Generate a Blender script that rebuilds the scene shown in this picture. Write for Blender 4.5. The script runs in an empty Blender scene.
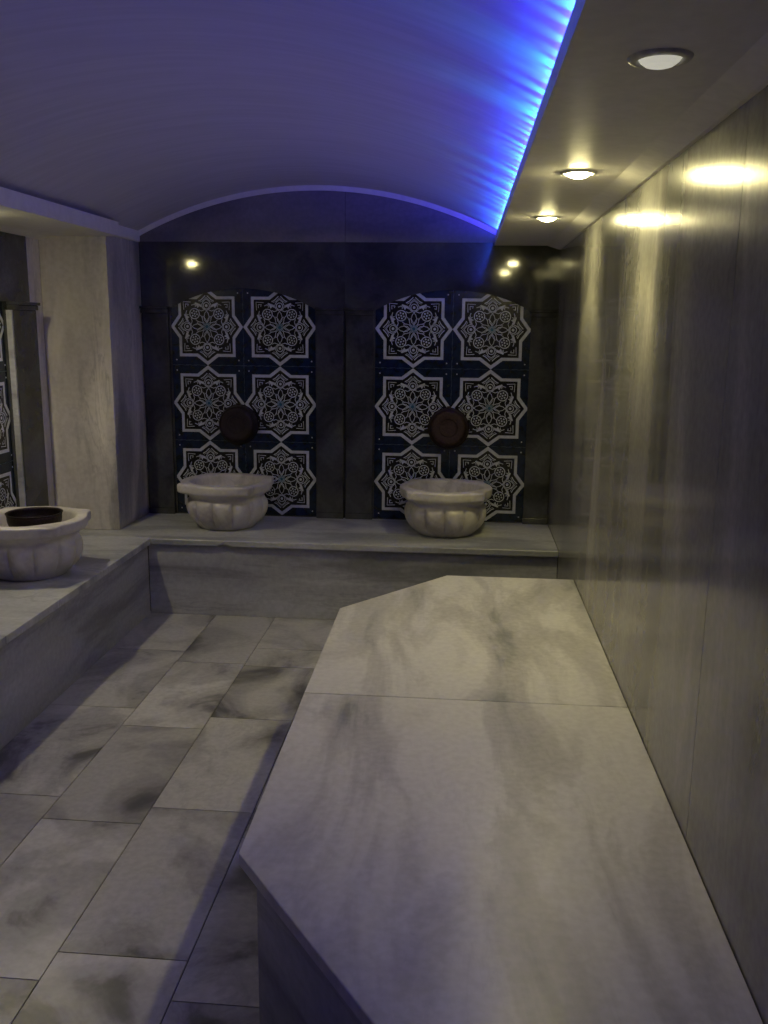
import bpy, bmesh, math, random
from mathutils import Vector, Matrix
random.seed(7)
PI = math.pi
COL = bpy.context.scene.collection
sc = bpy.context.scene

# ------------------------------------------------------------------ room measures (metres)
XR, YB = 0.531, 5.39            # right wall, back wall
XW = -2.30                      # left wall
YF = -1.60                      # wall behind the viewer
XC, YP = -1.926, 4.875          # pier corner
ZB = 0.437                      # bench top
ZP = 0.467                      # platform top
ZS = 2.05                       # soffit underside
XLIP, XLIPL = 0.157, -1.85
VX, VZ, VR = -0.87, 2.375, 2.30 # barrel vault centre line, apex, radius
def vault_z(x):
    return VZ - VR + math.sqrt(VR * VR - (x - VX) ** 2)

# ------------------------------------------------------------------ materials
def newmat(name):
    m = bpy.data.materials.new(name); m.use_nodes = True
    nt = m.node_tree
    b = nt.nodes['Principled BSDF']
    return m, nt, b
def N(nt, t, **kw):
    n = nt.nodes.new(t)
    for k, v in kw.items():
        if k in n.inputs: n.inputs[k].default_value = v
        else: setattr(n, k, v)
    return n
def ramp(nt, fac, stops, interp='EASE'):
    r = nt.nodes.new('ShaderNodeValToRGB'); r.color_ramp.interpolation = interp
    el = r.color_ramp.elements
    while len(el) < len(stops): el.new(0.5)
    for e, (p, c) in zip(el, stops):
        e.position = p; e.color = (c[0], c[1], c[2], 1)
    nt.links.new(fac, r.inputs[0])
    return r.outputs[0]
def mix(nt, fac, a, b, mode='MIX'):
    n = nt.nodes.new('ShaderNodeMix'); n.data_type = 'RGBA'; n.blend_type = mode
    for sock, v in ((0, fac), (6, a), (7, b)):
        if isinstance(v, (int, float)): n.inputs[sock].default_value = v
        elif isinstance(v, tuple): n.inputs[sock].default_value = (v[0], v[1], v[2], 1)
        else: nt.links.new(v, n.inputs[sock])
    return n.outputs[2]
def marble(name, light, mid, dark, vec=(1, 1, 1), rot=(0, 0, 0), scale=1.6, rough=0.25, vein=0.5,
           tone=0.12, bump=0.02, lo=0.35, hi=0.72, spec=0.5, rough_var=0.12, coat=0.0):
    """polished marble: soft clouds drawn out along one axis, faint sharper veins, each slab its own cut"""
    m, nt, b = newmat(name)
    L = nt.links
    tc = N(nt, 'ShaderNodeTexCoord'); geo = N(nt, 'ShaderNodeNewGeometry')
    mp = N(nt, 'ShaderNodeMapping'); mp.inputs['Scale'].default_value = vec; mp.inputs['Rotation'].default_value = rot
    L.new(tc.outputs['Object'], mp.inputs['Vector'])
    off = N(nt, 'ShaderNodeVectorMath', operation='SCALE'); off.inputs[3].default_value = 37.0
    comb = N(nt, 'ShaderNodeCombineXYZ')
    for i in range(3): L.new(geo.outputs['Random Per Island'], comb.inputs[i])
    L.new(comb.outputs[0], off.inputs[0])
    add = N(nt, 'ShaderNodeVectorMath', operation='ADD')
    L.new(mp.outputs[0], add.inputs[0]); L.new(off.outputs[0], add.inputs[1])
    n1 = N(nt, 'ShaderNodeTexNoise', Scale=scale, Detail=6.0, Roughness=0.55, Distortion=0.6)
    L.new(add.outputs[0], n1.inputs['Vector'])
    c = ramp(nt, n1.outputs['Fac'], [(lo, dark), ((lo + hi) / 2, mid), (hi, light)])
    n2 = N(nt, 'ShaderNodeTexNoise', Scale=scale * 2.1, Detail=8.0, Roughness=0.6, Distortion=1.6)
    L.new(add.outputs[0], n2.inputs['Vector'])
    v = ramp(nt, n2.outputs['Fac'], [(0.455, (0, 0, 0)), (0.5, (1, 1, 1)), (0.545, (0, 0, 0))])
    vm = N(nt, 'ShaderNodeMath', operation='MULTIPLY'); vm.inputs[1].default_value = vein
    L.new(v, vm.inputs[0])
    n3 = N(nt, 'ShaderNodeTexNoise', Scale=scale * 0.8, Detail=2.0); L.new(add.outputs[0], n3.inputs['Vector'])
    vm2 = N(nt, 'ShaderNodeMath', operation='MULTIPLY'); L.new(vm.outputs[0], vm2.inputs[0])
    L.new(ramp(nt, n3.outputs['Fac'], [(0.42, (0, 0, 0)), (0.65, (1, 1, 1))]), vm2.inputs[1])
    c = mix(nt, vm2.outputs[0], c, tuple(x * 0.7 for x in dark))
    n4 = N(nt, 'ShaderNodeTexNoise', Scale=45.0, Detail=3.0); L.new(tc.outputs['Object'], n4.inputs['Vector'])
    c = mix(nt, 0.25, c, ramp(nt, n4.outputs['Fac'], [(0.3, (0.35,) * 3), (0.7, (0.65,) * 3)]), 'OVERLAY')
    t = N(nt, 'ShaderNodeMapRange'); t.inputs[3].default_value = 1 - tone; t.inputs[4].default_value = 1 + tone
    L.new(geo.outputs['Random Per Island'], t.inputs[0])
    hs = N(nt, 'ShaderNodeHueSaturation'); L.new(t.outputs[0], hs.inputs['Value']); L.new(c, hs.inputs['Color'])
    L.new(hs.outputs[0], b.inputs['Base Color'])
    r = N(nt, 'ShaderNodeMapRange'); r.inputs[3].default_value = max(0.02, rough - rough_var); r.inputs[4].default_value = rough + rough_var
    L.new(n2.outputs['Fac'], r.inputs[0]); L.new(r.outputs[0], b.inputs['Roughness'])
    b.inputs['Specular IOR Level'].default_value = spec
    if coat:
        b.inputs['Coat Weight'].default_value = coat; b.inputs['Coat Roughness'].default_value = 0.07
    if bump:
        bp = N(nt, 'ShaderNodeBump', Strength=bump, Distance=0.02)
        L.new(n1.outputs['Fac'], bp.inputs['Height']); L.new(bp.outputs[0], b.inputs['Normal'])
    return m
def plain(name, col, rough=0.5, metal=0.0, bump=0.0, bscale=60.0, bvec=(1, 1, 1), var=0.15, spec=0.5):
    m, nt, b = newmat(name); L = nt.links
    tc = N(nt, 'ShaderNodeTexCoord')
    mp = N(nt, 'ShaderNodeMapping'); mp.inputs['Scale'].default_value = bvec
    L.new(tc.outputs['Object'], mp.inputs['Vector'])
    n = N(nt, 'ShaderNodeTexNoise', Scale=bscale, Detail=4.0); L.new(mp.outputs[0], n.inputs['Vector'])
    c = ramp(nt, n.outputs['Fac'], [(0.3, tuple(x * (1 - var) for x in col)), (0.7, tuple(min(1, x * (1 + var)) for x in col))])
    L.new(c, b.inputs['Base Color'])
    b.inputs['Roughness'].default_value = rough; b.inputs['Metallic'].default_value = metal
    b.inputs['Specular IOR Level'].default_value = spec
    if bump:
        bp = N(nt, 'ShaderNodeBump', Strength=bump, Distance=0.01)
        L.new(n.outputs['Fac'], bp.inputs['Height']); L.new(bp.outputs[0], b.inputs['Normal'])
    return m
def emit(name, col, strength):
    m, nt, b = newmat(name)
    b.inputs['Base Color'].default_value = (0.8, 0.8, 0.8, 1)
    b.inputs['Emission Color'].default_value = (*col, 1); b.inputs['Emission Strength'].default_value = strength
    return m

M = {}
M['wall'] = marble('streaked_wall_marble', (0.40, 0.385, 0.36), (0.24, 0.235, 0.225), (0.10, 0.10, 0.10), vec=(1.7, 1.7, 0.28),
                   scale=1.7, rough=0.22, vein=0.15, tone=0.06, bump=0.05, lo=0.3, hi=0.74, rough_var=0.06, spec=0.55, coat=0.24)
M['pier'] = marble('pier_marble', (0.78, 0.74, 0.66), (0.56, 0.53, 0.48), (0.27, 0.26, 0.25), vec=(2.6, 2.6, 0.45), rot=(0, 0.12, 0),
                   scale=1.7, rough=0.32, vein=0.4, tone=0.05, lo=0.32, hi=0.68)
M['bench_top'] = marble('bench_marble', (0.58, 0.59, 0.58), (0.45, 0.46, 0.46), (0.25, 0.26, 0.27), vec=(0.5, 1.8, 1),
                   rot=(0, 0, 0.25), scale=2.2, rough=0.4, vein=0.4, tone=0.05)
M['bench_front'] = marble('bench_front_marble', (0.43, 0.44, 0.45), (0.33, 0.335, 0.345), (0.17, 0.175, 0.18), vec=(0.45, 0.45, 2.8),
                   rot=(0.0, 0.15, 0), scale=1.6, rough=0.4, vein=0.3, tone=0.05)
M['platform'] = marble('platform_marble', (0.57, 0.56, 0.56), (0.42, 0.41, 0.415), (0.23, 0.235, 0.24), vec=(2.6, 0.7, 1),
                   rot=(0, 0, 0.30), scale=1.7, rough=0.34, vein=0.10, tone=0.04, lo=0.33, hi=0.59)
M['floor'] = marble('floor_marble', (0.47, 0.465, 0.455), (0.33, 0.325, 0.32), (0.10, 0.10, 0.10), vec=(1.2, 1.0, 1), scale=2.3,
                   rough=0.34, vein=0.14, tone=0.22, lo=0.34, hi=0.58)
M['grout'] = plain('grey_grout', (0.11, 0.105, 0.10), 0.8)
M['granite'] = marble('dark_green_granite', (0.075, 0.078, 0.070), (0.050, 0.052, 0.047), (0.028, 0.029, 0.028), scale=4.0, rough=0.07,
                   vein=0.2, tone=0.10, bump=0.0, rough_var=0.03, spec=0.5)
M['tymp'] = marble('tympanum_marble', (0.30, 0.28, 0.28), (0.22, 0.205, 0.205), (0.15, 0.14, 0.15), vec=(0.6, 1, 2.0), scale=1.8,
                   rough=0.4, vein=0.2, tone=0.03)
M['basin'] = marble('carved_basin_marble', (0.74, 0.71, 0.66), (0.62, 0.59, 0.56), (0.40, 0.37, 0.36), scale=3.5, rough=0.36, vein=0.35, bump=0.1)
M['plaster'] = plain('white_ceiling_plaster', (0.58, 0.57, 0.58), 0.75, bump=0.06, bscale=7.0, bvec=(0.35, 5.0, 1), var=0.05, spec=0.25)
M['soffit'] = plain('soffit_plaster', (0.78, 0.76, 0.74), 0.5, bump=0.04, bscale=30, var=0.04, spec=0.4)
M['navy'] = plain('navy_tile_glaze', (0.006, 0.014, 0.034), 0.22, bscale=25, var=0.4)
M['black'] = plain('black_tile_glaze', (0.008, 0.008, 0.012), 0.22, var=0.2)
M['white'] = plain('white_tile_glaze', (0.49, 0.51, 0.57), 0.28, bscale=40, var=0.1)
M['teal'] = plain('teal_tile_glaze', (0.03, 0.10, 0.16), 0.25, bscale=40, var=0.3)
M['copper'] = plain('aged_copper', (0.042, 0.022, 0.018), 0.55, metal=0.5, bump=0.3, bscale=90, var=0.3)
M['darkcopper'] = plain('tarnished_copper', (0.020, 0.012, 0.010), 0.5, metal=0.5, bump=0.3, bscale=90, var=0.3)
M['brass'] = plain('dull_brass', (0.25, 0.18, 0.08), 0.35, metal=1.0)
M['ring'] = plain('white_lamp_ring', (0.6, 0.6, 0.58), 0.35)
M['lens_on'] = emit('lit_lamp_glass', (1.0, 0.88, 0.40), 400.0)
M['lens_dim'] = emit('dim_lamp_glass', (1.0, 0.97, 0.80), 0.55)
M['led'] = emit('blue_diodes', (0.05, 0.10, 1.0), 6.0)
M['pcb'] = plain('white_strip', (0.5, 0.5, 0.5), 0.6)

# ------------------------------------------------------------------ object helpers
def tag(o, label=None, cat=None, group=None, kind=None):
    if label: o['label'] = label
    if cat: o['category'] = cat
    if group: o['group'] = group
    if kind: o['kind'] = kind
    return o
def thing(name, loc, label, cat, group=None, rz=0.0):
    o = bpy.data.objects.new(name, None); COL.objects.link(o)
    o.location = loc; o.rotation_euler = (0, 0, rz); o.empty_display_size = 0.1
    return tag(o, label, cat, group)
def obj(name, bm, mats, parent=None, smooth=False, bevel=0.0, seg=2, world=False):
    bmesh.ops.remove_doubles(bm, verts=bm.verts, dist=1e-6)
    bmesh.ops.recalc_face_normals(bm, faces=bm.faces)
    me = bpy.data.meshes.new(name); bm.to_mesh(me); bm.free()
    for m in (mats if isinstance(mats, (list, tuple)) else [mats]): me.materials.append(m)
    if smooth:
        for p in me.polygons: p.use_smooth = True
    o = bpy.data.objects.new(name, me); COL.objects.link(o)
    if parent:
        o.parent = parent
        if world:   # mesh was drawn in room coordinates
            q = parent; mtx = Matrix.Identity(4)
            chain = []
            while q: chain.append(q); q = q.parent
            for q in reversed(chain):
                mtx = mtx @ (Matrix.Translation(q.location) @ q.rotation_euler.to_matrix().to_4x4())
            me.transform(mtx.inverted())
    if bevel:
        md = o.modifiers.new('edge', 'BEVEL'); md.width = bevel; md.segments = seg; md.limit_method = 'ANGLE'
        md.angle_limit = math.radians(40)
    return o
def struct(name, bm, mats, **kw):
    return tag(obj(name, bm, mats, **kw), kind='structure')
def box(bm, x0, x1, y0, y1, z0, z1, mi=0):
    v = [bm.verts.new((x, y, z)) for z in (z0, z1) for y in (y0, y1) for x in (x0, x1)]
    fs = [(0, 1, 3, 2), (4, 6, 7, 5), (0, 4, 5, 1), (2, 3, 7, 6), (0, 2, 6, 4), (1, 5, 7, 3)]
    for f in fs: bm.faces.new([v[i] for i in f]).material_index = mi
def prism(bm, pts, z0, z1, mi=0):
    a = [bm.verts.new((x, y, z0)) for x, y in pts]; b = [bm.verts.new((x, y, z1)) for x, y in pts]
    n = len(pts)
    bm.faces.new(a[::-1]).material_index = mi; bm.faces.new(b).material_index = mi
    for i in range(n): bm.faces.new([a[i], a[(i + 1) % n], b[(i + 1) % n], b[i]]).material_index = mi
def lathe(bm, prof, seg=64, f=None, mi=0, cap0=True, cap1=True):
    """prof: list of (r, z); f(ring index, angle, r, z) -> (r, z)"""
    rings = []
    for k, (r, z) in enumerate(prof):
        ring = []
        for i in range(seg):
            a = 2 * PI * i / seg
            rr, zz = f(k, a, r, z) if f else (r, z)
            ring.append(bm.verts.new((rr * math.cos(a), rr * math.sin(a), zz)))
        rings.append(ring)
    for A, B in zip(rings, rings[1:]):
        for i in range(seg):
            j = (i + 1) % seg
            bm.faces.new([A[i], A[j], B[j], B[i]]).material_index = mi
    if cap0: bm.faces.new(rings[0][::-1]).material_index = mi
    if cap1: bm.faces.new(rings[-1]).material_index = mi
def smooth_prof(pts, n=6):
    out = []
    for i in range(len(pts) - 1):
        p0 = pts[max(0, i - 1)]; p1 = pts[i]; p2 = pts[i + 1]; p3 = pts[min(len(pts) - 1, i + 2)]
        for k in range(n):
            t = k / n
            out.append(tuple(0.5 * ((2 * p1[c]) + (-p0[c] + p2[c]) * t + (2 * p0[c] - 5 * p1[c] + 4 * p2[c] - p3[c]) * t * t
                       + (-p0[c] + 3 * p1[c] - 3 * p2[c] + p3[c]) * t ** 3) for c in (0, 1)))
    out.append(pts[-1])
    return out

# ------------------------------------------------------------------ floor: marble tiles over a grout bed
bm = bmesh.new()
box(bm, XW - .1, XR + .1, YF - .1, YB + .1, -0.12, -0.004, 1)
G = 0.0018
cols = [(-1.80, -1.34, [2.735, 3.47, 4.16]), (-1.34, -1.005, [1.875, 2.595, 3.305, 4.02]),
        (-1.005, -0.66, [1.98, 2.70, 3.42, 4.0, 4.24]), (-0.66, -0.33, [1.84, 2.55, 3.27, 3.99]),
        (-0.33, 0.0, [1.93, 2.65, 3.36, 4.07]), (0.0, 0.33, [1.70, 2.42, 3.14, 3.86]), (0.33, XR, [1.93, 2.65, 3.36])]
for x0, x1, ys in cols:
    y = ys[0]; lead = []
    while y > YF: y -= 0.715; lead.append(y)
    allj = sorted([max(v, YF) for v in lead] + ys + [4.76])
    for a, b in zip(allj, allj[1:]):
        if b - a > 0.02: box(bm, x0 + G, x1 - G, a + G, b - G, -0.02, 0.0, 0)
floor = struct('floor', bm, [M['floor'], M['grout']])

# ------------------------------------------------------------------ walls
def slab_wall(name, axis, pos, thick, u_joints, z0, z1, mat, gap=0.0012, extra=0.10):
    """vertical slabs side by side on a dark backing; axis 'x': wall plane x=pos, 'y': plane y=pos. thick signed away from the room"""
    bm = bmesh.new()
    s = 1 if thick > 0 else -1
    for a, b in zip(u_joints, u_joints[1:]):
        if axis == 'x': box(bm, *sorted((pos, pos + s * 0.02)), a + gap, b - gap, z0, z1, 0)
        else: box(bm, a + gap, b - gap, *sorted((pos, pos + s * 0.02)), z0, z1, 0)
    if axis == 'x': box(bm, *sorted((pos + s * 0.008, pos + thick)), u_joints[0], u_joints[-1], z0, z1 + extra, 1)
    else: box(bm, u_joints[0], u_joints[-1], *sorted((pos + s * 0.008, pos + thick)), z0, z1 + extra, 1)
    return struct(name, bm, [mat, M['grout']])
slab_wall('wall_right', 'x', XR, 0.12, [YF, -0.24, 0.83, 1.90, 2.97, 4.04, YB + 0.1], -0.01, 2.06, M['wall'])
slab_wall('wall_left', 'x', XW, -0.12, [YF, -0.6, 0.4, 1.4, 2.4, 3.26, 4.70, YP, YB + 0.1], -0.01, 2.06, M['pier'])
slab_wall('wall_front', 'y', YF, -0.12, [XW, -1.4, -0.5, XR], -0.01, 2.06, M['wall'], extra=0.35)

def cladding(bm, tf, u0, u1, z0, z1, ops, t0, t1, splits=()):
    """stone face with arched openings. tf(u, z, d) -> room point, d = distance out of the wall plane; ops: (ua, ub, za, spring, apex)"""
    def quad(a, b, c, d, mi=0):
        bm.faces.new([bm.verts.new(tf(*p)) for p in (a, b, c, d)]).material_index = mi
    def face(ua, ub, za, zb): quad((ua, za, t1), (ub, za, t1), (ub, zb, t1), (ua, zb, t1))
    us = [u0]
    for (a, b, za, sp, ap) in ops:
        face(us[-1], a, z0, z1)
        if za > z0: face(a, b, z0, za); quad((a, za, t0), (b, za, t0), (b, za, t1), (a, za, t1))
        h = ap - sp; w = (b - a) / 2; R = (w * w + h * h) / (2 * h); c = (a + b) / 2
        pts = []
        for i in range(25):
            u = a + (b - a) * i / 24
            pts.append((u, ap - R + math.sqrt(max(0, R * R - (u - c) ** 2))))
        for p, q in zip(pts, pts[1:]):
            quad((p[0], p[1], t1), (q[0], q[1], t1), (q[0], z1, t1), (p[0], z1, t1))
            quad((p[0], p[1], t0), (q[0], q[1], t0), (q[0], q[1], t1), (p[0], p[1], t1))
        for u in (a, b): quad((u, za, t0), (u, sp, t0), (u, sp, t1), (u, za, t1))
        us.append(b)
    face(us[-1], u1, z0, z1)
    quad((u0, z1, t0), (u1, z1, t0), (u1, z1, t1), (u0, z1, t1))
    for u in (u0, u1): quad((u, z0, t0), (u, z1, t0), (u, z1, t1), (u, z0, t1))

# back wall: dark granite in two fields meeting at x = -0.70, each with an arched niche
tfB = lambda u, z, d: (u, YB - d, z)
bm = bmesh.new()
ZT = 2.066
cladding(bm, tfB, XC + .001, -0.7015, ZB + .0008, ZT, [(-1.746, -0.876, 0.446, 1.685, 1.803)], 0.0078, 0.0145)
cladding(bm, tfB, -0.6985, XR, ZB + .0008, ZT, [(-0.520, 0.382, 0.446, 1.685, 1.803)], 0.0078, 0.0145)
box(bm, XW - .1, XR + .1, YB + 0.001, YB + 0.12, -0.05, 2.45, 0)
struct('wall_back', bm, M['granite'])
# tympanum: paler marble lunette over the granite, one joint
bm = bmesh.new()
for a0, a1 in ((XC, -0.7012), (-0.6988, 0.30)):
    n = 24
    for i in range(n):
        u, w = a0 + (a1 - a0) * i / n, a0 + (a1 - a0) * (i + 1) / n
        A = [(u, ZT), (w, ZT), (w, vault_z(w) + .01), (u, vault_z(u) + .01)]
        fr = [bm.verts.new((p, YB - 0.016, q)) for p, q in A]
        bm.faces.new(fr)
    fr = [bm.verts.new(p) for p in ((a0, YB - .016, ZT), (a1, YB - .016, ZT), (a1, YB, ZT), (a0, YB, ZT))]
    bm.faces.new(fr)
struct('wall_lunette', bm, M['tymp'])
# left wall niche surround, same granite
bm = bmesh.new()
tfL = lambda u, z, d: (XW + d, u, z)
cladding(bm, tfL, 3.26, 4.70, ZB + .0008, ZS, [(3.545, 4.415, 0.446, 1.685, 1.803)], 0.0078, 0.0145)
struct('wall_niche', bm, M['granite'])
# pier
bm = bmesh.new()
box(bm, XW, XC, YP, YB, ZB + .0006, ZS + .012, 0)
struct('wall_pier', bm, M['pier'], bevel=0.003)

# ------------------------------------------------------------------ ceiling vault and soffits
bm = bmesh.new()
prof = [(XW - .1, 2.122), (-2.1, 2.122), (-1.94, 2.122)]
nx = 60
for i in range(nx + 1):
    x = -1.925 + (0.19 + 1.925) * i / nx
    prof.append((x, vault_z(x)))
prof += [(0.24, 2.115), (0.36, 2.115), (XR + .1, 2.115)]
ny = 60
rows = []
for j in range(ny + 1):
    y = YF - .1 + (YB + .1 - YF + .1) * j / ny
    rows.append([bm.verts.new((x, y, z + (0.0025 * math.sin(y * 9 + 3 * math.sin(y * 3.1)) * max(0, 1 - abs(x - 0.1) / 0.35)))) for x, z in prof])
for A, B in zip(rows, rows[1:]):
    for i in range(len(prof) - 1): bm.faces.new([A[i], A[i + 1], B[i + 1], B[i]])
top = [bm.verts.new((x, y, 2.50)) for x, y in ((XW - .1, YF - .1), (XR + .1, YF - .1), (XR + .1, YB + .1), (XW - .1, YB + .1))]
bm.faces.new(top)
ceil = struct('ceiling', bm, M['plaster'], smooth=True)

# soffit boards with an upstanding lip (the cove) and a stepped moulding at the wall
def soffit(name, x_lip, x_wall, y0, y1, mould, zl=2.094):
    bm = bmesh.new()
    s = 1 if x_wall > x_lip else -1
    P = [(x_lip, ZS), (x_lip, zl), (x_lip + s * .012, zl), (x_lip + s * .012, ZS + .014), (x_wall, ZS + .014)]
    if mould:
        P += [(x_wall, 2.030), (x_wall - s * .012, 2.030), (x_wall - s * .078, ZS)]
    else: P += [(x_wall, ZS)]
    a = [bm.verts.new((x, y0, z)) for x, z in P]; b = [bm.verts.new((x, y1, z)) for x, z in P]
    n = len(P)
    bm.faces.new(a); bm.faces.new(b[::-1])
    for i in range(n): bm.faces.new([a[i], a[(i + 1) % n], b[(i + 1) % n], b[i]])
    return struct(name, bm, M['soffit'])
soffit('trim_1', XLIP, XR, YF, YB - .016, True)
soffit('trim_2', XLIPL, XW, YF, YP - .002, True, 2.122)
# plaster corner above the pier, running from the pier head up to the vault
bm = bmesh.new()
box(bm, XW, XC + .012, YP, YB - .016, ZS + .012, 2.135)
struct('trim_3', bm, M['soffit'], bevel=0.006)
# thin arched plaster moulding where the vault meets the back wall
bm = bmesh.new()
n = 64; ring = []
for i in range(n + 1):
    x = XC + .004 + (0.160 - XC) * i / n
    zt = vault_z(x) + .004; zb = vault_z(x) - .026
    y0, y1 = YB - .034, YB - .016
    ring.append([bm.verts.new(p) for p in ((x, y1, zt), (x, y0 - .012, zt), (x, y0, zb + .012), (x, y0 + .006, zb), (x, y1, zb))])
for A, B in zip(ring, ring[1:]):
    for k in range(5): bm.faces.new([A[k], A[(k + 1) % 5], B[(k + 1) % 5], B[k]])
bm.faces.new(ring[0]); bm.faces.new(ring[-1][::-1])
struct('trim_4', bm, M['soffit'])

# ------------------------------------------------------------------ pilasters beside the niches
def pilaster(u, w, tf, label, group='dark stone pilasters beside the tiled niches', t=0.034):
    base = Vector(tf(u, ZB, 0.014))
    r = thing('pilaster', base, label, 'pilaster', group)
    def bx(u0, u1, z0, z1, d0, d1):
        bm = bmesh.new()
        P = [Vector(tf(a, z, d)) for z in (z0, z1) for d in (d0, d1) for a in (u0, u1)]
        v = [bm.verts.new(p) for p in P]
        for f in [(0, 1, 3, 2), (4, 6, 7, 5), (0, 4, 5, 1), (2, 3, 7, 6), (0, 2, 6, 4), (1, 5, 7, 3)]: bm.faces.new([v[i] for i in f])
        return bm
    obj('shaft', bx(u - w / 2, u + w / 2, ZB + .036, 1.655, .0145, t), M['granite'], r, bevel=.003, world=True)
    obj('base_block', bx(u - w / 2 - .002, u + w / 2 + .002, ZB + .0005, ZB + .036, .0145, t + .006), M['granite'], r, bevel=.003, world=True)
    cp = obj('capital', bx(u - w / 2 - .003, u + w / 2 + .003, 1.655, 1.680, .0145, t + .012), M['granite'], r, bevel=.004, world=True)
    obj('abacus', bx(u - w / 2 - .004, u + w / 2 + .004, 1.680, 1.696, .0145, t + .024), M['granite'], cp, bevel=.003, world=True)
    return r
pw = .162
pilaster(XC + .004 + pw / 2 + .002, pw, tfB, 'dark stone pilaster in the back left corner, against the violet pier side')
pilaster(-0.703 - .005 - pw / 2, pw, tfB, 'dark stone pilaster just right of the left tiled niche on the back wall')
pilaster(-0.697 + .005 + pw / 2, pw, tfB, 'dark stone pilaster just left of the right tiled niche on the back wall')
pilaster(XR - .006 - .145 / 2, .145, tfB, 'dark stone pilaster in the back right corner, under two lamp glints')
PL = pilaster(4.57, .245, tfL, 'dark stone pilaster on the left wall with a lit projecting cap, beside the beige pier', t=0.05)
bm = bmesh.new(); box(bm, XW + .0145, XW + .044, 4.436, 4.4465, ZB + .037, 1.654)  # paler stone stands in for lamplight on the dark pilaster's near end face
obj('lit_edge_strip', bm, M['bench_front'], PL, world=True)['label'] = 'pale strip standing in for the lit pilaster edge'

# ------------------------------------------------------------------ star tile panels
T = 0.455
def tile_polys():
    """one tile in unit coordinates: list of (material, level, polygon)"""
    out = []
    def star(a, d):
        q = [(d, 0), (a, d - a), (a, a), (d - a, a)]
        pts = []
        for k in range(4):
            c, s = [(1, 0), (0, 1), (-1, 0), (0, -1)][k]
            pts += [(x * c - y * s, x * s + y * c) for x, y in q]
        return pts
    def band(A, B, m, lv):
        n = len(A)
        for i in range(n): out.append((m, lv, [A[i], A[(i + 1) % n], B[(i + 1) % n], B[i]]))
    def star2(tip, nx, ny, c):
        q = [(tip, 0), (nx, ny), (c, c), (ny, nx)]
        pts = []
        for k in range(4):
            cc, ss = [(1, 0), (0, 1), (-1, 0), (0, -1)][k]
            pts += [(x * cc - y * ss, x * ss + y * cc) for x, y in q]
        return pts
    A0 = star2(.4995, .388, .150, .388); A1 = star2(.448, .350, .132, .350)
    band(A0, A1, 2, 1)
    # dark star field as triangles about the centre
    for i in range(16): out.append((1, 1, [(0, 0), A1[i], A1[(i + 1) % 16]]))
    for p in (star2(.425, .334, .122, .334),):
        pass
    def sym(polys, m, lv):
        for k in range(4):
            c, s = [(1, 0), (0, 1), (-1, 0), (0, -1)][k]
            for p in polys:
                out.append((m, lv, [(x * c - y * s, x * s + y * c) for x, y in p]))
    def sym8(polys, m, lv):
        sym(polys, m, lv); sym([[(y, x) for x, y in reversed(p)] for p in polys], m, lv)
    def stroke(pts, w, closed=False):
        P = [Vector(p) for p in pts]; n = len(P); L = []; R = []
        for i in range(n):
            a = P[i - 1] if (i > 0 or closed) else P[i]; b = P[(i + 1) % n] if (i < n - 1 or closed) else P[i]
            d = (b - a)
            if d.length < 1e-9: d = Vector((1, 0))
            d.normalize(); nn = Vector((-d.y, d.x)) * w / 2
            L.append(tuple(P[i] + nn)); R.append(tuple(P[i] - nn))
        rng = range(n) if closed else range(n - 1)
        return [[L[i], L[(i + 1) % n], R[(i + 1) % n], R[i]] for i in rng]
    def circ(cx, cy, r, n=14, ph=0): return [(cx + r * math.cos(ph + 2 * PI * i / n), cy + r * math.sin(ph + 2 * PI * i / n)) for i in range(n)]
    # axis rosettes with their pointed halo
    sym(stroke(circ(.268, 0, .043), .011, True), 2, 2)
    sym([circ(.268, 0, .019, 8)], 2, 2)
    sym(stroke([(.205, 0), (.235, .048), (.275, .066), (.325, .040), (.355, 0), (.325, -.040), (.275, -.066), (.235, -.048)], .010, True), 2, 2)
    # white curved wedges at both sides of the halo
    sym8([[(.245, .062), (.285, .078), (.298, .120), (.262, .100)], [(.262, .100), (.298, .120), (.275, .140), (.235, .120)],
          [(.298, .120), (.31, .150), (.295, .165), (.275, .140)]], 2, 3)
    # diagonal rosettes: ring, petals, eye
    sym(stroke(circ(.165, .165, .066, 16), .012, True), 2, 2)
    for k in range(6):
        a = 2 * PI * k / 6 + .26
        sym([circ(.165 + .036 * math.cos(a), .165 + .036 * math.sin(a), .0125, 6)], 2, 3)
    sym([circ(.165, .165, .013, 6)], 2, 3)
    # corner scrolls
    sym(stroke([(.312, .215), (.318, .318), (.215, .312)], .009) + stroke([(.245, .285), (.288, .288), (.285, .245), (.262, .255)], .011), 2, 2)
    sym8(stroke([(.205, .272), (.17, .285), (.145, .268), (.155, .25)], .010), 2, 2)
    # flanking chevron strokes in the star tips
    sym8(stroke([(.395, .012), (.345, .066), (.325, .105)], .012), 2, 3)
    sym8(stroke([(.375, .0), (.33, .050), (.312, .09)], .006), 2, 2)
    # centre: eight leaves, small star, teal eye
    for k in range(8):
        a = PI / 8 + k * PI / 4
        c, s = math.cos(a), math.sin(a)
        leaf = [(.035, 0), (.07, .024), (.115, .018), (.145, 0), (.115, -.018), (.07, -.024)]
        for p in stroke([(x * c - y * s, x * s + y * c) for x, y in leaf], .008, True): out.append((2, 2, p))
    sym(stroke([(.05, 0), (.085, .03), (.13, .035), (.175, .022), (.20, 0), (.175, -.022), (.13, -.035), (.085, -.03)], .009, True), 2, 3)
    out.append((3, 2, circ(0, 0, .05, 16)))
    st = []
    for k in range(16):
        r = .048 if k % 2 == 0 else .022
        st.append((r * math.cos(k * PI / 8), r * math.sin(k * PI / 8)))
    for p in stroke(st, .006, True): out.append((2, 3, p))
    # curls between diagonal rosettes and axis
    sym8(stroke([(.215, .03), (.20, .07), (.215, .105), (.205, .085)], .009), 2, 2)
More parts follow.
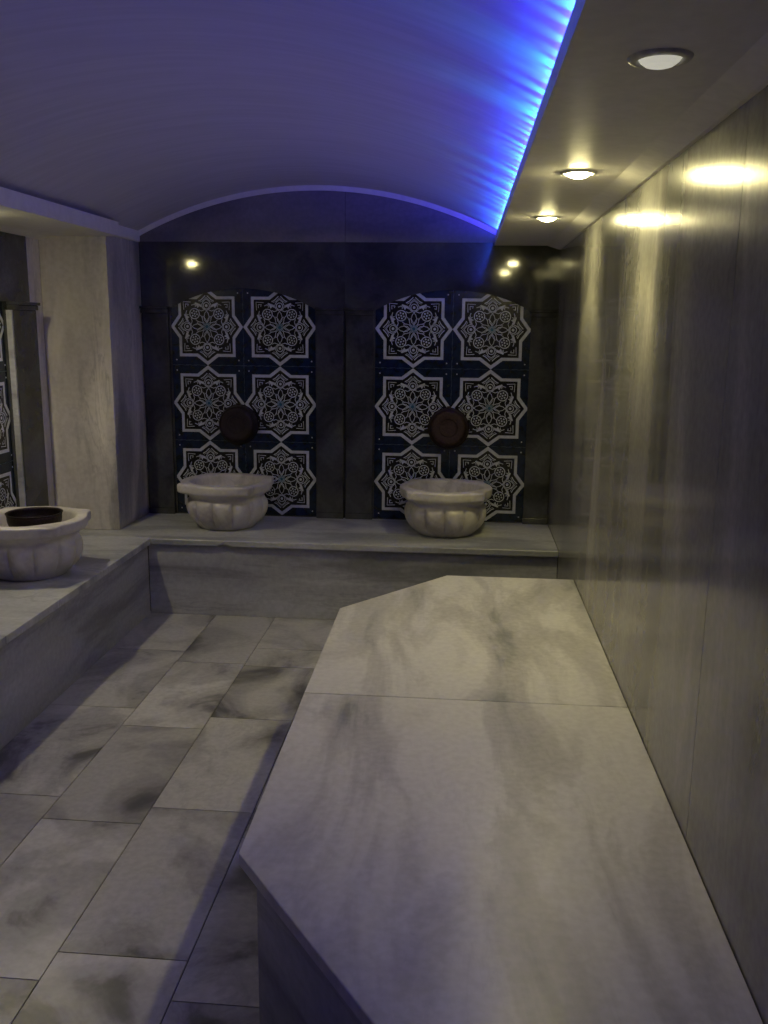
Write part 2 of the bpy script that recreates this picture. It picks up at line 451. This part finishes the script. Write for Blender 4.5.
    sym8(stroke([(.10, .055), (.135, .075), (.15, .09)], .008), 2, 2)
    # dots near the tile corners, fine line along the joint
    sym([circ(.432, .432, .010, 6)], 2, 1)
    for i in range(9):
        if i in (4,): continue
        y = -.46 + .115 * i
        for k in range(2):
            q = [(.4955, y), (.4985, y), (.4985, y + .075), (.4955, y + .075)]
            out.append((4, 1, q)); out.append((4, 1, [(b, a) for a, b in reversed(q)]))
            out.append((4, 1, [(-a, -b) for a, b in q])); out.append((4, 1, [(-b, -a) for a, b in reversed(q)]))
            break
    return out
TP = tile_polys()
def build_panel_mesh():
    bm = bmesh.new()
    for r in range(3):
        for c in range(2):
            cx, cz = (c - .5) * T, (r + .5) * T
            g = .0009
            x0, x1, z0, z1 = cx - T / 2 + g, cx + T / 2 - g, cz - T / 2 + g, cz + T / 2 - g
            v = [bm.verts.new(p) for p in ((x0, 0, z0), (x1, 0, z0), (x1, 0, z1), (x0, 0, z1), (x0, .006, z0), (x1, .006, z0), (x1, .006, z1), (x0, .006, z1))]
            for f in ((0, 1, 2, 3), (4, 7, 6, 5), (0, 4, 5, 1), (1, 5, 6, 2), (2, 6, 7, 3), (3, 7, 4, 0)): bm.faces.new([v[i] for i in f])
            for m, lv, poly in TP:
                y = -.00025 * lv
                f = bm.faces.new([bm.verts.new((cx + a * T, y, cz + b * T)) for a, b in poly]); f.material_index = m
                f.normal_update()
                if f.normal.y > 0: f.normal_flip()
    me = bpy.data.meshes.new('tile_panel'); bm.to_mesh(me); bm.free()
    for m in (M['navy'], M['black'], M['white'], M['teal'], M['grid']): me.materials.append(m)
    return me
M['grid'] = plain('pale_blue_tile_line', (0.05, 0.09, 0.14), 0.3)
PANEL = build_panel_mesh()
def panel(loc, rz, label, sx=1.0):
    o = bpy.data.objects.new('tile_panel', PANEL); COL.objects.link(o)
    o.location = loc; o.rotation_euler = (0, 0, rz); o.scale = (sx, 1, 1)
    return tag(o, label, 'tile panel', 'star tile panels in the arched niches')
panel((-1.311, YB - .0065, 0.442), 0, 'blue and white star tile panel in the left arched niche of the back wall', 0.968)
panel((-0.068, YB - .0065, 0.442), 0, 'blue and white star tile panel in the right arched niche of the back wall')
panel((XW + .0065, 3.98, 0.442), PI / 2, 'star tile panel on the left wall, cut off by the photo edge')

# ------------------------------------------------------------------ benches
t = thing('marble_bench', (-0.7, 5.05, 0), 'long low marble bench along the back wall carrying two basins', 'bench', 'wall benches')
bm = bmesh.new()
# slab with a small chip broken out of its front underside
yf, zt, zb = 4.70, ZB, ZB - .034
xs = [XW + .001, -1.689, -1.6885, -1.35, -1.318, -1.30, -1.285, -1.262, -1.24] + [-0.6, 0.0, XR - .002]
chip = {-1.318: 0, -1.30: .012, -1.285: .017, -1.262: .011, -1.24: 0}
rows = []
for x in xs:
    c = chip.get(x, 0)
    yy = 4.7222 if x < -1.6887 else yf
    rows.append([bm.verts.new(p) for p in ((x, YB - .0005, zb), (x, YB - .0005, zt), (x, yy + .003, zt), (x, yy, zt - .004), (x, yy, zb + .004 + c), (x, yy + .003 + c * .7, zb + c * .3))])
for A, B in zip(rows, rows[1:]):
    for k in range(6): bm.faces.new([A[k], A[(k + 1) % 6], B[(k + 1) % 6], B[k]])
bm.faces.new(rows[0]); bm.faces.new(rows[-1][::-1])
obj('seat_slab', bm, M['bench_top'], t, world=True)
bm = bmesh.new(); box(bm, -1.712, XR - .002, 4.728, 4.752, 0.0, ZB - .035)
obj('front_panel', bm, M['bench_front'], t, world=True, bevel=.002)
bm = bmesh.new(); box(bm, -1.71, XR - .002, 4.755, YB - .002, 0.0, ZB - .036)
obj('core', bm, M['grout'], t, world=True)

t = thing('marble_bench', (-2.0, 1.6, 0), 'long marble bench along the left wall, running toward the viewer', 'bench', 'wall benches')
for i, (a, b) in enumerate(((YF + .01, -0.1), (-0.1, 1.5), (1.5, 3.1), (3.1, 4.7205))):
    bm = bmesh.new(); box(bm, XW + .001, -1.690, a + .001, b - .001, ZB - .034, ZB)
    obj('seat_slab', bm, M['bench_top'], t, world=True, bevel=.003)
for a, b in ((YF + .01, 0.4), (0.4, 2.56), (2.56, 4.7265)):
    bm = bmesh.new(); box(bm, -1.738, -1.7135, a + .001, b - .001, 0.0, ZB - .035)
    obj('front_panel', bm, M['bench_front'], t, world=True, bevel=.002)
bm = bmesh.new(); box(bm, XW + .001, -1.74, YF + .01, 4.72, 0.0, ZB - .036)
obj('core', bm, M['grout'], t, world=True)

# ------------------------------------------------------------------ the heated platform
t = thing('marble_platform', (0.05, 2.63, 0), 'low marble lying platform with cut corners against the right wall', 'platform')
W = XR - .0015
top_far = [(-0.470, 2.6315), (W, 2.6315), (W, 4.05), (-0.050, 4.05), (-0.475, 3.50)]
top_near = [(-0.460, 1.747), (-0.050, 1.195), (W, 1.195), (W, 2.6285), (-0.470, 2.6285)]
for P in (top_far, top_near):
    bm = bmesh.new(); prism(bm, P, ZP - .03, ZP)
    obj('top_slab', bm, M['platform'], t, world=True, bevel=.003)
bm = bmesh.new()
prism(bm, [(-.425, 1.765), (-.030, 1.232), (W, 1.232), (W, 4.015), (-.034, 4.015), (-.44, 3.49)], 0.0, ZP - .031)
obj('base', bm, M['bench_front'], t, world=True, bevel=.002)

# ------------------------------------------------------------------ carved basins (kurna)
def basin(loc, rot, label):
    t = thing('carved_basin', loc, label, 'basin', 'carved marble wash basins on the benches', rz=rot)
    SX, SZ = 1.09, 1.06
    outer = [(.120, 0), (.142, .002), (.156, .014), (.186, .045), (.206, .080), (.214, .116), (.211, .146), (.202, .160), (.198, .172),
             (.203, .184), (.216, .195), (.232, .204), (.239, .214), (.241, .236), (.240, .250), (.233, .255)]
    inner = [(.200, .256), (.192, .250), (.187, .236), (.180, .200), (.165, .168), (.135, .150), (.06, .143), (.008, .142)]
    A = smooth_prof(outer, 3)
    B = smooth_prof(inner, 3)
    NG = 12
    def f(k, a, r, z):
        if k < len(A):
            w = max(0.0, min(1.0, (z - .006) / .05)) * max(0.0, min(1.0, (.162 - z) / .016))
            g = abs(math.sin(NG * a / 2)) ** 0.55
            r = r * (1 - .09 * w * (1 - g)) + .004 * w * g
            if z > .19:
                wl = min(1.0, (z - .19) / .022)
                c = max(0.0, math.cos(4 * (a - PI / 4)))
                r += .032 * wl * c ** 5
        else:
            c = max(0.0, math.cos(4 * (a - PI / 4)))
            if z > .24: z += .002 * c
        return r * SX, z * SZ
    bm = bmesh.new()
    lathe(bm, A + B, 192, f)
    obj('bowl', bm, M['basin'], t, smooth=True)
    bm = bmesh.new(); lathe(bm, [(.004, .1515), (.018, .1515), (.019, .1535), (.015, .155), (.004, .1545)], 20)
    obj('drain_ring', bm, M['brass'], t, smooth=True)
    return t
basin((-1.355, 5.085, ZB), math.radians(-8), 'pale carved marble basin on the back bench, under the left niche')
basin((-0.080, 5.075, ZB), 0, 'warm beige carved marble basin on the back bench, under the right niche')
basin((-2.000, 3.955, ZB), 0, 'carved marble basin on the left bench holding a copper bowl, cut by the photo edge')

# ------------------------------------------------------------------ copper bowls and taps
def bowl_mesh(bm, R, H, rb):
    o = smooth_prof([(.004, .004), (rb * .35, .004), (rb * .8, 0), (rb, .003), (rb + (R - rb) * .55, H * .28), (R * .965, H * .68), (R * .98, H * .96)], 5)
    rim = [(R * 1.03, H * .985), (R * 1.03, H), (R * .97, H)]
    i = smooth_prof([(R * .945, H * .95), (R * .93, H * .68), (rb + (R - rb) * .5, H * .31), (rb * .95, .008), (rb * .4, .007), (rb * .25, .013), (.004, .014)], 5)
    lathe(bm, o + rim + i, 72)
t = thing('copper_bowl', (-1.975, 3.965, ZB + .156), 'dark copper bowl standing inside the left basin', 'bowl')
bm = bmesh.new(); bowl_mesh(bm, .124, .135, .060); obj('bowl', bm, M['darkcopper'], t, smooth=True)
bm = bmesh.new(); lathe(bm, [(.1215, .120), (.1235, .122), (.1235, .126), (.1215, .128)], 64, cap0=False, cap1=False)
obj('rim_band', bm, M['copper'], t, smooth=True)

def hanging(x, z, mat, label):
    t = thing('hanging_copper_bowl', (x, YB - .108, z), label, 'bowl', 'copper bowls hung over the taps')
    # turned so that the mouth leans on the wall and the flat foot faces the room
    bm = bmesh.new(); bowl_mesh(bm, .119, .078, .096)
    o = obj('bowl', bm, mat, t, smooth=True)
    o.rotation_euler = (math.radians(-96), 0, 0); o.location = (0, .007, 0)
    bm = bmesh.new(); lathe(bm, [(.050, -.002), (.053, -.0005), (.053, .006), (.050, .006)], 48, cap0=False, cap1=False)
    r = obj('foot_ring', bm, M['darkcopper'], o, smooth=True)
    bm = bmesh.new()
    box(bm, -.012, .012, -.130, -.116, .066, .074)
    obj('hanging_tab', bm, mat, o, bevel=.002)
    return t
hanging(-0.078, 1.012, M['copper'], 'reddish brown copper bowl hung foot outward over the tap in the right niche')
hanging(-1.345, 1.008, M['darkcopper'], 'blackened copper bowl hung foot outward over the tap in the left niche')
def tap(x, z, label):
    t = thing('water_tap', (x, YB - .0075, z), label, 'tap', 'brass taps in the niches')
    def cyl(r0, r1, l):
        bm = bmesh.new(); lathe(bm, [(r0, 0), (r1, l)], 24); return bm
    o = obj('flange', cyl(.024, .020, .006), M['brass'], t); o.rotation_euler = (PI / 2, 0, 0)
    o = obj('body', cyl(.011, .010, .034), M['brass'], t); o.rotation_euler = (PI / 2, 0, 0); o.location = (0, -.005, 0)
    o = obj('spout', cyl(.009, .008, .026), M['brass'], t); o.rotation_euler = (PI, 0, 0); o.location = (0, -.031, 0)
    o = obj('handle', cyl(.006, .010, .020), M['brass'], t); o.location = (0, -.026, .009)
tap(-0.068, 1.010, 'small brass tap under the reddish brown bowl in the right niche')
tap(-1.335, 1.006, 'small brass tap under the blackened bowl in the left niche')

# ------------------------------------------------------------------ downlights
WARM = (1.0, 0.86, 0.38)
def downlight(x, y, label, group, lens, power, colr=WARM, cone=96, blend=0.55):
    t = thing('ceiling_downlight', (x, y, ZS), label, 'ceiling light', group)
    bm = bmesh.new(); lathe(bm, [(.037, -.0005), (.040, -.007), (.052, -.005), (.055, -.0005)], 48, cap0=False, cap1=False)
    obj('trim_ring', bm, M['ring'], t, smooth=True)
    bm = bmesh.new(); lathe(bm, [(.001, -.018), (.012, -.017), (.024, -.0135), (.033, -.007), (.037, -.0008)], 40)
    obj('lens', bm, lens, t)
    if power > 0:
        ld = bpy.data.lights.new('downlight_beam', 'SPOT'); ld.energy = power; ld.color = colr
        ld.spot_size = math.radians(cone); ld.spot_blend = blend; ld.shadow_soft_size = .03
        lo = bpy.data.objects.new('downlight_beam', ld); COL.objects.link(lo); lo.parent = t; lo.location = (0, 0, -.046)
RG, LG = 'downlights along the right soffit', 'downlights along the left soffit'
P0 = 19.0
downlight(.318, 1.69, 'pale round downlight in the right soffit, nearest and least bright', RG, M['lens_dim'], P0 * .04, (1, .9, .65))
downlight(.324, 2.863, 'brightly lit downlight in the right soffit, middle of the three in view', RG, M['lens_on'], P0)
downlight(.333, 3.996, 'brightly lit downlight in the right soffit, farthest toward the back wall', RG, M['lens_on'], P0)
downlight(.318, 0.54, 'downlight in the right soffit above the near end of the platform, outside the frame', RG, M['lens_dim'], P0 * .01, (1, .88, .6))
for y, s, w in ((3.80, .95, 'over the left basin'), (2.65, .28, 'over the middle of the left bench'), (1.05, .05, 'over the near part of the left bench')):
    downlight(-2.08, y, ('lit' if s > .5 else 'faint') + ' left soffit downlight ' + w + ', out of frame', LG, M['lens_on'] if s > .5 else M['lens_dim'], P0 * s, (1, .88, .74), 124)

# ------------------------------------------------------------------ blue LED strip in the right cove
t = thing('led_strip', (XLIP + .045, 1.9, ZS + .014), 'blue LED strip glowing from the cove behind the right soffit lip', 'light strip')
y0, y1 = YF + .1, YB - .10
bm = bmesh.new(); box(bm, XLIP + .040, XLIP + .052, y0, y1, ZS + .0145, ZS + .048)
obj('tape', bm, M['pcb'], t, world=True)
ld = bpy.data.lights.new('strip_glow', 'AREA'); ld.shape = 'RECTANGLE'; ld.size = y1 - y0; ld.size_y = .010
ld.energy = 125.0; ld.color = (0.035, 0.03, 1.0)
lo = bpy.data.objects.new('strip_glow', ld); COL.objects.link(lo); lo.parent = t
lo.matrix_parent_inverse = Matrix.Identity(4)
lo.location = (-.008, (y0 + y1) / 2 - 1.9, .033)
d = Vector((-.05, 0, 1)).normalized()
lx = Vector((0, 1, 0)); lz = -d; ly = lz.cross(lx)
lo.rotation_euler = Matrix((lx, ly, lz)).transposed().to_euler()
n = 84
for i in range(n):
    y = y0 + (y1 - y0) * (i + .5 + random.uniform(-.2, .2)) / n
    if y < 0.7: continue
    ld = bpy.data.lights.new('diode_glow', 'SPOT'); ld.energy = random.uniform(.5, 2.9); ld.color = (0.0, 0.38, 1.0)
    ld.spot_size = math.radians(random.uniform(55, 85)); ld.spot_blend = .6; ld.shadow_soft_size = .004
    o = bpy.data.objects.new('diode_glow', ld); COL.objects.link(o); o.parent = t
    o.location = (-.010, y - 1.9, .034)
    d = Vector((-1, random.uniform(-.25, .25), 1.5)).normalized()
    o.rotation_euler = d.to_track_quat('-Z', 'Y').to_euler()

# ------------------------------------------------------------------ world, camera, view
w = bpy.data.worlds.new('world'); sc.world = w; w.use_nodes = True
w.node_tree.nodes['Background'].inputs[0].default_value = (0.02, 0.02, 0.03, 1)
w.node_tree.nodes['Background'].inputs[1].default_value = 0.2
cd = bpy.data.cameras.new('camera'); cam = bpy.data.objects.new('camera', cd); COL.objects.link(cam)
F, PITCH, YAW, ROLL = 902.47, 0.20426, 0.0850, 0.01092
cd.sensor_fit = 'VERTICAL'; cd.sensor_height = 36.0; cd.sensor_width = 27.0; cd.lens = F * 36.0 / 1024.0
cd.clip_start = 0.02
fwd = Vector((-math.sin(YAW) * math.cos(PITCH), math.cos(YAW) * math.cos(PITCH), -math.sin(PITCH)))
rt = Vector((math.cos(YAW), math.sin(YAW), 0)); up = rt.cross(fwd)
r = rt * math.cos(ROLL) + up * math.sin(ROLL); u = -rt * math.sin(ROLL) + up * math.cos(ROLL)
cam.matrix_world = Matrix.Translation((0, 0, 1.6)) @ Matrix((r, u, -fwd)).transposed().to_4x4()
sc.camera = cam
sc.view_settings.view_transform = 'Standard'; sc.view_settings.look = 'None'
sc.view_settings.gamma = 1.0; sc.view_settings.use_curve_mapping = False
sc.view_settings.exposure = -0.36
sc.cycles.use_denoising = True
sc.cycles.max_bounces = 10; sc.cycles.diffuse_bounces = 6; sc.cycles.glossy_bounces = 4
sc.cycles.sample_clamp_indirect = 4.0
